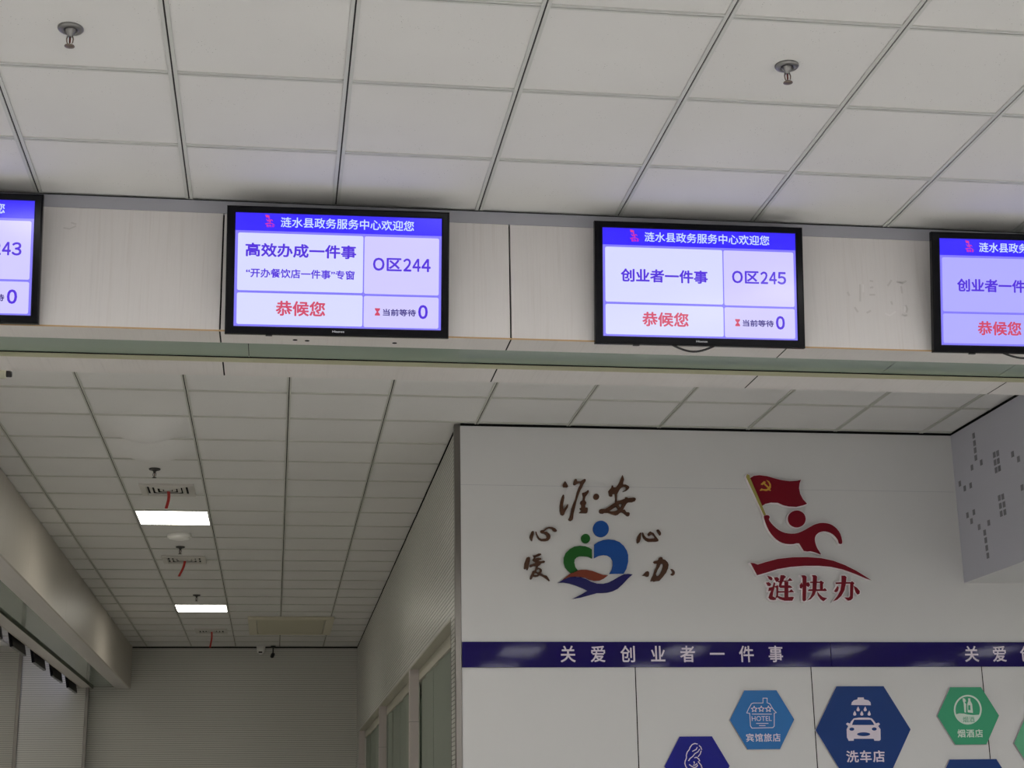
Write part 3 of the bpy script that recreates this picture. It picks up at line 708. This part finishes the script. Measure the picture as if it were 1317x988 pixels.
# running figure emblem: dark red faces on thick white acrylic
def grow(L, d):                                # outline pushed outwards by d
    A = sum(L[i-1][0]*L[i][1]-L[i][0]*L[i-1][1] for i in range(len(L))); sg = 1 if A > 0 else -1; out = []
    for i in range(len(L)):
        a, b_, c = Vector(L[i-1]), Vector(L[i]), Vector(L[(i+1) % len(L)])
        e1, e2 = (b_-a), (c-b_)
        if e1.length < 1e-6 or e2.length < 1e-6: continue
        e1.normalize(); e2.normalize(); n1, n2 = Vector((e1.y, -e1.x))*sg, Vector((e2.y, -e2.x))*sg
        m = n1+n2
        m = n1 if m.length < 0.3 else m.normalized()/max(m.normalized().dot(n1), 0.55)
        out.append(tuple(b_+m*d))
    return out

def raised(name, label, cat, parts, group=None, th=0.034):
    allp = [p for _, shp, _ in parts for s in shp for p in s[0]]
    cx = sum(p[0] for p in allp)/len(allp); cy = sum(p[1] for p in allp)/len(allp); o = PW.px(cx, cy); gw = 0.0035 if group is None else 0.0055
    t = thing(name, label, cat, PW.frame(*o, 0.0), group)
    for nm, shp, mm in parts:
        sh = [[W(l, o, th) for l in s] for s in shp]
        p = shape(nm, sh, th, 0.0015, M[mm], t)
        shape('acrylic_backing', [[grow(l, gw) for l in q] for q in sh], 0.001, th-0.0011, M['acrylic'], p)
    return t, o
t, o = raised('figure_emblem', 'dark red running figure emblem waving a flag above a curved stroke', 'emblem',
              [('flag', [[FLAG]], 'red'), ('flagpole', [[FLAGPOLE]], 'polegold'), ('head', [[FHEAD]], 'red'), ('body', [[smooth_loop(FBODY, 2)]], 'red'), ('ground_stroke', [[SWOOSH]], 'red')])
fo = [c_ for c_ in t.children if c_.name.startswith('flag') and not c_.name.startswith('flagpole')][0]
shape('sickle_mark', [[W(SICKLE, o, 0.035)]], 0.0356, 0.0004, M['gold'], fo); shape('hammer_mark', [[W(l, o, 0.035)] for l in HAMMER], 0.0361, 0.0004, M['gold'], fo)
for lab, L in (('first dark red character below the running figure, with three water dots', LIAN), ('middle dark red character of the three below the running figure', KUAI), ('last dark red character below the running figure, beneath the tapering stroke end', BAN)):
    raised('sign_character', lab, 'lettering', [('character_face', [[p] for p in L], 'red')], 'dark red characters under the emblem', 0.030)

# heart emblem
D_ = lambda p: crop(p, 710, 665, 110/988)
hp = [('large_head', [[D_(ell(565, 138, 92, 95))]], 'blueem'), ('small_head', [[D_(ell(388, 250, 53, 55, 32))]], 'greenem'),
      ('small_body', [[D_([(460,375),(430,355),(380,338),(320,333),(260,342),(205,370),(160,415),(136,470),(135,530),(150,580),(180,620),(215,650),(240,650),(300,620),(270,580),(258,530),(262,495),(285,468),(320,455),(370,455),(420,462),(462,482)])]], 'greenem'),
      ('large_body', [[D_([(487,320),(530,290),(590,268),(650,260),(720,268),(780,290),(830,335),(865,390),(880,440),(880,520),(860,600),(828,655),(660,658),(690,610),(702,560),(700,510),(680,470),(640,445),(590,440),(540,450),(487,478)])]], 'blueem'),
      ('rust_wave', [[D_([(110,735),(200,660),(280,620),(340,610),(400,610),(470,625),(530,648),(590,670),(648,675),(600,712),(550,735),(490,738),(430,723),(390,705),(300,689),(200,694)])]], 'rust'),
      ('navy_wave', [[D_([(65,762),(140,722),(200,697),(260,692),(330,697),(400,720),(450,748),(520,770),(590,772),(650,758),(710,728),(770,692),(830,662),(880,657),(932,664),(880,710),(820,775),(760,830),(700,860),(640,875),(580,880),(520,880),(430,905),(340,930),(230,950),(290,920),(350,888),(410,852),(360,828),(280,795),(200,770),(130,758)])]], 'navyem')]
allp = [p for _, s, _ in hp for p in s[0][0]]; o = PW.px(sum(p[0] for p in allp)/len(allp), sum(p[1] for p in allp)/len(allp))
t = thing('heart_emblem', 'green and blue emblem of two figures forming a heart over a wave', 'emblem', PW.frame(*o, 0))
for nm, shp, mm in hp:
    shape(nm, [[W(l, o, 0.014) for l in s] for s in shp], 0.004, 0.010, M[mm], t)

# brush-written characters
A1 = lambda p: crop(p, 710, 605, 120/1317); B1 = lambda p: crop(p, 665, 670, 60/659); C1 = lambda p: crop(p, 810, 670, 70/768)
brush = [
 ('upper left brown brush character, made of slanting strokes, above the heart emblem', [
  [A1([(185,150),(205,180),(230,225),(215,240),(160,238),(150,205),(165,175)])],
  [A1([(155,340),(172,350),(175,390),(160,470),(155,520),(165,550),(195,510),(220,475),(230,485),(225,520),(195,570),(180,600),(170,628),(150,637),(122,622),(110,570),(110,500),(122,430),(140,370)])],
  [A1([(300,185),(310,150),(325,122),(345,122),(358,155),(400,155),(455,120),(478,128),(475,155),(440,205),(425,245),(405,275),(390,310),(375,350),(345,440),(325,530),(305,610),(298,680),(290,700),(265,715),(240,708),(230,690),(245,665),(262,620),(275,540),(300,470),(330,400),(350,310),(375,240),(400,195),(390,178),(355,190),(330,207),(308,207)])],
  [A1([(425,320),(455,312),(480,300),(505,278),(520,285),(518,310),(495,345),(472,375),(462,420),(485,455),(480,480),(470,490),(470,525),(500,525),(505,545),(500,595),(490,604),(388,602),(385,592),(408,580),(410,560),(388,540),(405,530),(415,515),(412,485),(398,470),(402,440),(430,420),(438,375),(430,345)])]]),
 ('small round brown dot between the two upper brush characters', [[A1(ell(625, 373, 42, 42, 24))]]),
 ('upper right brown brush character, broadest of the set, above the blue head of the emblem', [
  [A1([(995,65),(1008,95),(1017,130),(1005,170),(1000,200),(1040,200),(1080,220),(1093,240),(1080,265),(1050,290),(1010,303),(995,300),(1020,285),(1045,262),(1040,235),(1015,232),(985,240),(960,265),(935,310),(918,340),(918,435),(960,425),(1030,400),(1035,378),(1060,380),(1075,390),(1165,383),(1187,405),(1170,435),(1130,448),(1075,450),(1050,475),(1020,525),(1005,560),(1022,548),(1050,590),(1085,592),(1098,605),(1095,635),(1080,648),(1055,642),(1010,605),(985,590),(960,600),(935,625),(900,635),(860,625),(790,600),(740,600),(720,612),(685,608),(662,585),(668,558),(690,548),(750,545),(800,515),(850,480),(890,455),(893,400),(888,335),(870,330),(850,345),(855,365),(835,372),(808,360),(802,320),(795,292),(815,270),(840,240),(845,215),(862,212),(868,240),(900,240),(930,205),(955,160),(975,110)]),
   A1([(810,575),(870,535),(905,515),(932,545),(925,560),(885,575),(840,580)]), A1([(940,486),(965,470),(985,478),(976,508),(960,526)])]]),
 ('brown brush character left of the heart emblem, the upper of the left pair', [
  [B1([(205,150),(225,140),(238,150),(238,185),(225,240),(215,285),(200,275),(180,235),(180,215),(192,190)])],
  [B1([(262,150),(275,155),(290,200),(315,240),(345,255),(400,250),(420,235),(415,205),(385,180),(350,175),(330,160),(330,138),(350,130),(372,130),(410,100),(450,85),(500,88),(540,105),(565,135),(560,150),(540,155),(515,145),(490,115),(455,105),(420,120),(385,150),(420,155),(455,180),(473,215),(468,250),(440,278),(400,287),(345,285),(310,265),(285,230),(268,190)])]]),
 ('brown brush character left of the heart emblem, the lower and denser of the left pair', [
  [B1([(135,520),(160,508),(185,515),(185,560),(170,620),(160,670),(150,695),(130,690),(130,670),(115,685),(98,672),(105,600),(120,560)])],
  [B1([(225,490),(260,485),(300,462),(335,460),(343,480),(310,497),(270,510),(255,530),(300,520),(340,525),(345,545),(300,565),(340,570),(380,562),(397,572),(390,590),(340,600),(328,625),(300,640),(290,660),(330,670),(352,690),(350,720),(335,740),(380,765),(420,775),(445,810),(465,848),(450,850),(420,825),(370,790),(320,765),(300,785),(265,792),(225,785),(215,815),(200,830),(182,820),(190,780),(210,740),(220,710),(250,700),(262,670),(265,640),(230,640),(195,655),(178,640),(185,620),(230,605),(262,590),(230,570),(218,550),(240,520)]),
   B1([(275,700),(305,680),(322,690),(318,715),(295,730),(275,720)]), B1([(240,745),(270,735),(295,752),(280,765),(245,765)])]]),
 ('brown brush character right of the heart emblem, the upper of the right pair', [
  [C1([(150,165),(165,172),(160,210),(155,260),(140,300),(118,318),(100,308),(98,265),(110,225),(130,190)])],
  [C1([(178,162),(192,172),(205,205),(235,240),(270,250),(330,250),(355,240),(345,215),(315,190),(290,205),(275,213),(258,205),(253,185),(270,160),(290,148),(310,160),(335,170),(365,215),(405,265),(405,285),(370,293),(260,295),(225,275),(195,245),(178,205)])],
  [C1([(378,130),(400,120),(425,140),(442,170),(438,200),(425,207),(410,185),(392,160)])]]),
 ('brown brush character shaped as a loop between two dots, right of the heart emblem', [
  [C1([(332,580),(345,568),(390,560),(405,545),(412,520),(440,508),(462,520),(465,540),(500,550),(535,585),(548,620),(540,670),(515,730),(470,790),(420,845),(370,850),(345,858),(320,848),(300,857),(295,840),(310,800),(330,765),(350,700),(375,650),(385,605),(350,602)]),
   C1([(440,605),(468,608),(470,640),(455,690),(430,745),(400,778),(378,778),(370,750),(395,690),(420,650)])],
  [C1([(175,775),(205,745),(225,718),(250,710),(272,720),(275,755),(265,785),(240,790),(210,775)])],
  [C1([(578,680),(600,682),(625,700),(638,725),(632,755),(612,770),(585,765),(580,748),(605,740),(605,720)])]])]
for lab, shp in brush:
    allp = [p for s in shp for p in s[0]]; o = PW.px(sum(p[0] for p in allp)/len(allp), sum(p[1] for p in allp)/len(allp))
    ob = shape('brush_character', [[W(l, o, 0.0145) for l in s] for s in shp], 0.0005, 0.014, M['brown'], None, PW.frame(*o, 0))
    tag(ob, lab, 'lettering', 'brown brush characters around the heart emblem')

# ------------------------------------------------------------------ ceiling fittings
def light_panel(x, y, label, lit, group, lx=0.6, ly=0.6):
    t = thing('ceiling_light', label, 'light', Matrix.Translation((x, y, CEIL)), group)
    h, q = lx/2, ly/2; f = MB()
    for a, c in (((-h+.006, -q+.006), (h-.006, -q+.02)), ((-h+.006, q-.02), (h-.006, q-.006)), ((-h+.006, -q+.02), (-h+.02, q-.02)), ((h-.02, -q+.02), (h-.006, q-.02))):
        f.box((*a, -0.004), (*c, 0.004))
    f.build('frame', M['panelframe'], t)
    d = MB(); d.box((-h+.02, -q+.02, -0.002), (h-.02, q-.02, 0.003)); d.build('diffuser', lit, t)
    return t
light_panel(LGX+0.9, LGY+3.9, 'lit square ceiling panel nearer in the corridor, just behind the first red ribbon', M['lit_wing'], 'lit panels in the corridor ceiling')
light_panel(LGX+0.9, LGY+9.3, 'smaller-looking lit ceiling panel farther down the corridor, before the end wall', M['lit_wing'], 'lit panels in the corridor ceiling')
light_panel(LGX+0.9, LGY-1.5, 'lit ceiling panel of the corridor hidden above the hall beam', M['lit_wing'], 'lit panels in the corridor ceiling')
for x, y in ((-4.8, 8.5), (-4.8, 12.7), (-4.8, 16.9), (-4.8, 20.5), (-7.2, 12.7), (-7.2, 16.9)):  # unseen lamps added to brighten the area left of the side beam
    light_panel(x, y, 'added unseen fill light in the wing beyond the side beam', M['lit_wing'], 'added fill lights beyond the side beam')
for x, y in ((3.0, 12.0), (3.0, 15.0), (3.0, 18.0), (3.0, 21.0)):  # unseen lamps added so that the blinds come out brighter
    light_panel(x, y, 'added unseen fill light behind the blinds', M['fill_office'], 'added fill lights behind the blinds')
proto = None
for i in (-9, -5, -1, 3, 7, 11, 15, 19):
    for j in (-23, -19, -15, -11, -7, -4):
        x, y = -1.003+0.6*i+0.3, 5.039+0.6*j+0.6
        if not (HX0+0.4 < x < HX1-0.4 and HY0+0.4 < y): continue
        if proto is None:
            proto = light_panel(x, y, 'lit oblong panel in the hall ceiling in front of the beam', M['lit_hall'], 'lit panels in the hall ceiling', 0.6, 1.2)
        else:
            c = copy_tree(proto); c.location = (x, y, CEIL)

def sprinkler(x, y, label, dark=False):
    t = thing('sprinkler', label, 'sprinkler', Matrix.Translation((x, y, CEIL)), 'ceiling sprinklers')
    pm = M['darkmetal'] if dark else M['chrome']; sm = M['darkmetal'] if dark else M['brass']
    p = MB(); p.lathe([(0.041, 0.006), (0.041, 0.001), (0.038, -0.003), (0.028, -0.0055), (0.023, -0.003), (0.022, 0.004)], 32); p.build('cover_plate', pm, t, smooth=True)
    s = MB(); s.lathe([(0.0185, 0.006), (0.0185, -0.004), (0.012, -0.014), (0.0085, -0.018), (0.0085, -0.026)], 20); s.build('body', pm, t, smooth=True)
    for k in (-1, 1):
        a = MB(); a.tube([(k*0.007, 0, -0.022), (k*0.0105, 0, -0.034), (k*0.009, 0, -0.046), (k*0.003, 0, -0.056)], 0.0022, 8); a.build('arm', sm, t, smooth=True)
    g = MB(); g.lathe([(0.0015, -0.025), (0.003, -0.030), (0.003, -0.046), (0.0015, -0.052)], 12); g.build('bulb', M['bulb'], t, smooth=True)
    d = MB(); d.lathe([(0.004, -0.052), (0.005, -0.056), (0.0155, -0.058), (0.0165, -0.0605), (0.006, -0.062)], 20); d.build('deflector', sm, t, smooth=True)
    return t
sprinkler(-0.711, 4.763, 'metal sprinkler head in the hall ceiling at the upper left of the photo')
sprinkler(1.692, 4.750, 'metal sprinkler head in the hall ceiling above display 245')
sprinkler(-0.894, 11.234, 'dark sprinkler head in the corridor ceiling in front of the nearest vent', True)
sprinkler(-0.888, 14.42, 'tiny dark sprinkler head between the nearer lit panel and the second vent', True)
sprinkler(-0.878, 17.42, 'tiny dark sprinkler head just in front of the farther lit panel', True)

def vent(x, y, label, rl, lean, rlabel):
    t = thing('air_vent', label, 'vent', Matrix.Translation((x, y, CEIL)), 'square vents in the corridor ceiling')
    h = 0.20; f = MB()
    def ring(b_, ho, hi, zo, zi):
        A = [(-ho, -ho, zo), (ho, -ho, zo), (ho, ho, zo), (-ho, ho, zo)]; B = [(-hi, -hi, zi), (hi, -hi, zi), (hi, hi, zi), (-hi, hi, zi)]
        for k in range(4): b_.quad(A[k], A[(k+1) % 4], B[(k+1) % 4], B[k])
    ring(f, h, h, 0.006, -0.008); ring(f, h, h-0.045, -0.008, -0.010); ring(f, h-0.045, h-0.05, -0.010, 0.012); f.build('frame', M['vent'], t)
    k_ = MB(); k_.quad((-h+.05, -h+.05, 0.0050), (h-.05, -h+.05, 0.0050), (h-.05, h-.05, 0.0050), (-h+.05, h-.05, 0.0050)); k_.build('duct_opening', M['gap'], t)
    for hh in (0.135, 0.098, 0.061):
        v = MB(); ring(v, hh, hh-0.022, 0.003, -0.006); ring(v, hh-0.022, hh-0.025, -0.006, -0.004); v.build('louvre', M['vent'], t)
    c = MB(); c.lathe([(0.03, 0.004), (0.03, -0.006), (0.026, -0.008)], 24); c.build('centre_plate', M['vent'], t)
    rb = MB(); n = 8; wv = 0.011
    for k in range(n+1):
        q = k/n; xx = lean*q*rl+0.006*math.sin(4*q); yy = 0.01*math.sin(3*q+1)
        rb.v += [(xx-wv, yy-0.002, -0.008-rl*q), (xx+wv, yy+0.002, -0.008-rl*q), (xx+wv, yy+0.003, -0.008-rl*q), (xx-wv, yy-0.001, -0.008-rl*q)]
    for k in range(n):
        for s in range(4): rb.f.append((4*k+s, 4*k+(s+1) % 4, 4*k+4+(s+1) % 4, 4*k+4+s)); rb.m.append(0)
    rb.f += [(3, 2, 1, 0), (4*n, 4*n+1, 4*n+2, 4*n+3)]; rb.m += [0, 0]
    r = rb.build('ribbon', M['ribbon'], None, mw=Matrix.Translation((x+0.005, y, CEIL-0.001))); tag(r, rlabel, 'ribbon', 'red ribbons tied to the vents')
vent(-0.845, 11.93, 'square ceiling vent nearest in the corridor, in front of the bright panel', 0.135, -0.05, 'longest-looking red ribbon hanging from the nearest vent, before the bright panel')
vent(-0.888, 15.10, 'square ceiling vent between the two lit corridor panels', 0.15, -0.30, 'red ribbon blown aside under the middle vent, between the two lit panels')
vent(-0.835, 20.55, 'square ceiling vent farthest down the corridor, behind the second lit panel', 0.20, -0.05, 'red ribbon under the farthest vent, against the end wall')

t = thing('round_downlight', 'white round disc on the corridor ceiling behind the nearer lit panel', 'downlight', Matrix.Translation((-0.862, 13.80, CEIL)))  # round flush ceiling lamp, modelled unlit in white plastic
d = MB(); d.lathe([(0.10, 0.006), (0.105, -0.004), (0.105, -0.018), (0.098, -0.026)], 32); d.build('base', M['whiteplastic'], t, smooth=False)
d = MB(); d.lathe([(0.094, -0.025), (0.085, -0.034), (0.055, -0.042), (0.01, -0.044)], 32); d.build('dome', M['whiteplastic'], t, smooth=True)

t = thing('access_panel', 'beige rectangular panel in the far corridor ceiling right of the second light', 'panel', Matrix.Translation((0.158, 19.93, CEIL)))
f = MB(); hx, hy = 0.515, 0.78
for a, c in (((-hx, -hy), (hx, -hy+.10)), ((-hx, hy-.10), (hx, hy)), ((-hx, -hy+.10), (-hx+.10, hy-.10)), ((hx-.10, -hy+.10), (hx, hy-.10))): f.box((*a, -0.03), (*c, 0.004))
f.build('frame', M['beigeframe'], t, bevel=0.003)
f = MB(); f.box((-hx+.108, -hy+.108, -0.024), (hx-.108, hy-.108, 0.002)); f.build('grille', M['beige'], t)

# cameras
t = thing('security_camera', 'small white camera where the corridor ceiling meets the end wall', 'camera', Matrix.Translation((-0.222, BACK-0.10, CEIL)))
d = MB(); d.box((-0.06, -0.05, -0.02), (0.06, 0.085, -0.001)); d.build('mount', M['whiteplastic'], t, bevel=0.004)
d = MB(); d.lathe([(0.056, -0.02), (0.056, -0.06), (0.05, -0.085), (0.03, -0.105), (0.01, -0.112)], 24); d.build('housing', M['whiteplastic'], t, smooth=True)
d = MB(); d.box((-0.03, -0.066, -0.10), (0.02, -0.03, -0.082)); d.build('lens', M['matblack'], t, bevel=0.004)
t = thing('security_camera', 'dark camera on a thin stalk hanging before the end wall', 'camera', Matrix.Translation((-0.055, BACK-0.12, CEIL)))
d = MB(); d.lathe([(0.035, -0.001), (0.035, -0.015), (0.02, -0.022)], 20); d.build('mount', M['darkmetal'], t)
d = MB(); d.tube([(0, 0, -0.02), (0, 0, -0.11)], 0.009); d.build('stalk', M['darkmetal'], t)
d = MB(); d.tube([(0.004, 0.035, -0.112), (0.0, 0.0, -0.118), (-0.012, -0.05, -0.150), (-0.014, -0.062, -0.157)], [0.022, 0.026, 0.026, 0.02], 14); d.build('housing', M['matblack'], t, smooth=True)

P = Plane((0, 6.95, EYE), (1, 0, 0), (0, 0, 1)); u_, v_ = P.px(9.5, 481)
t = thing('security_camera', 'cream bullet camera with black front at the left edge, under the hall beam', 'camera', Matrix.Translation((u_, 6.95, EYE+v_)))
d = MB(); d.tube([(-0.16, 0, 0.004), (-0.15, 0, 0.004), (-0.012, 0, -0.001), (-0.004, 0, -0.001)], [0.016, 0.0225, 0.0225, 0.019], 20); d.build('housing', M['cambody'], t, smooth=True)
d = MB(); d.tube([(-0.006, 0, 0), (0.016, 0, -0.001), (0.020, 0, -0.001)], [0.0145, 0.0145, 0.012], 20); d.build('lens', M['matblack'], t, smooth=True)
d = MB(); d.tube([(-0.11, 0, 0.02), (-0.12, -0.03, 0.07), (-0.12, -0.12, 0.09)], 0.011, 12); d.tube([(-0.12, -0.115, 0.09), (-0.12, -0.1385, 0.09)], 0.035, 20); d.build('arm', M['cambody'], t, smooth=True)

# three dark plug marks in the beam underside beneath display 244
for x, y in ((379.5, 437.3), (395, 438.3), (507.5, 441.3)):
    d_ = ray(x, y); p = EYEV+d_*((BZ-EYE)/d_.z); m_ = MB(); m_.lathe([(0.010, 0.0003), (0.010, -0.0008)], 14, (p.x, p.y, BZ)); struct('plug_hole', m_, M['gap'], beam_o)

# faint glue residue left on the face boards by removed lettering
PB = Plane((0, BY0, EYE), (1, 0, 0), (0, 0, 1))
def smear(lines, k, ox, oy, wd, mm, nm):
    L = [[PB.px(ox+x*k, oy+y*k) for x, y in l] for l in lines]
    me = merge([fill(q, 0.0002, 0.0006) for q in ribbon(L, wd)]); o = link_mesh(me, nm, mm, None, PB.frame()); o['kind'] = 'structure'
    o.parent = beam_o
M['glue'] = mat('glue_residue_dark', (0.58, 0.55, 0.53), 0.6); M['gluelight'] = mat('glue_residue_light', (0.73, 0.70, 0.69), 0.5)
smear([[(605,268),(640,275),(660,283),(700,262)], [(545,255),(510,308)], [(662,615),(690,626),(708,620)], [(545,480),(555,505)], [(700,520),(715,555),(705,590)], [(650,320),(660,385)], [(322,258),(348,262)], [(215,300),(217,470)], [(320,405),(370,405)], [(290,595),(325,575)], [(160,540),(190,585)], [(85,380),(100,410)], [(325,330),(350,325)]], 0.1215, 1080, 330, 0.008, M['glue'], 'glue_mark')
smear([[(485,605),(530,625),(590,585)], [(248,300),(248,375)], [(690,535),(688,585)]], 0.1215, 1080, 330, 0.007, M['gluelight'], 'glue_mark')
smear([[(312,240),(340,245),(370,232)], [(350,215),(372,222)]], 300/1140, 0, 230, 0.006, M['glue'], 'glue_mark')
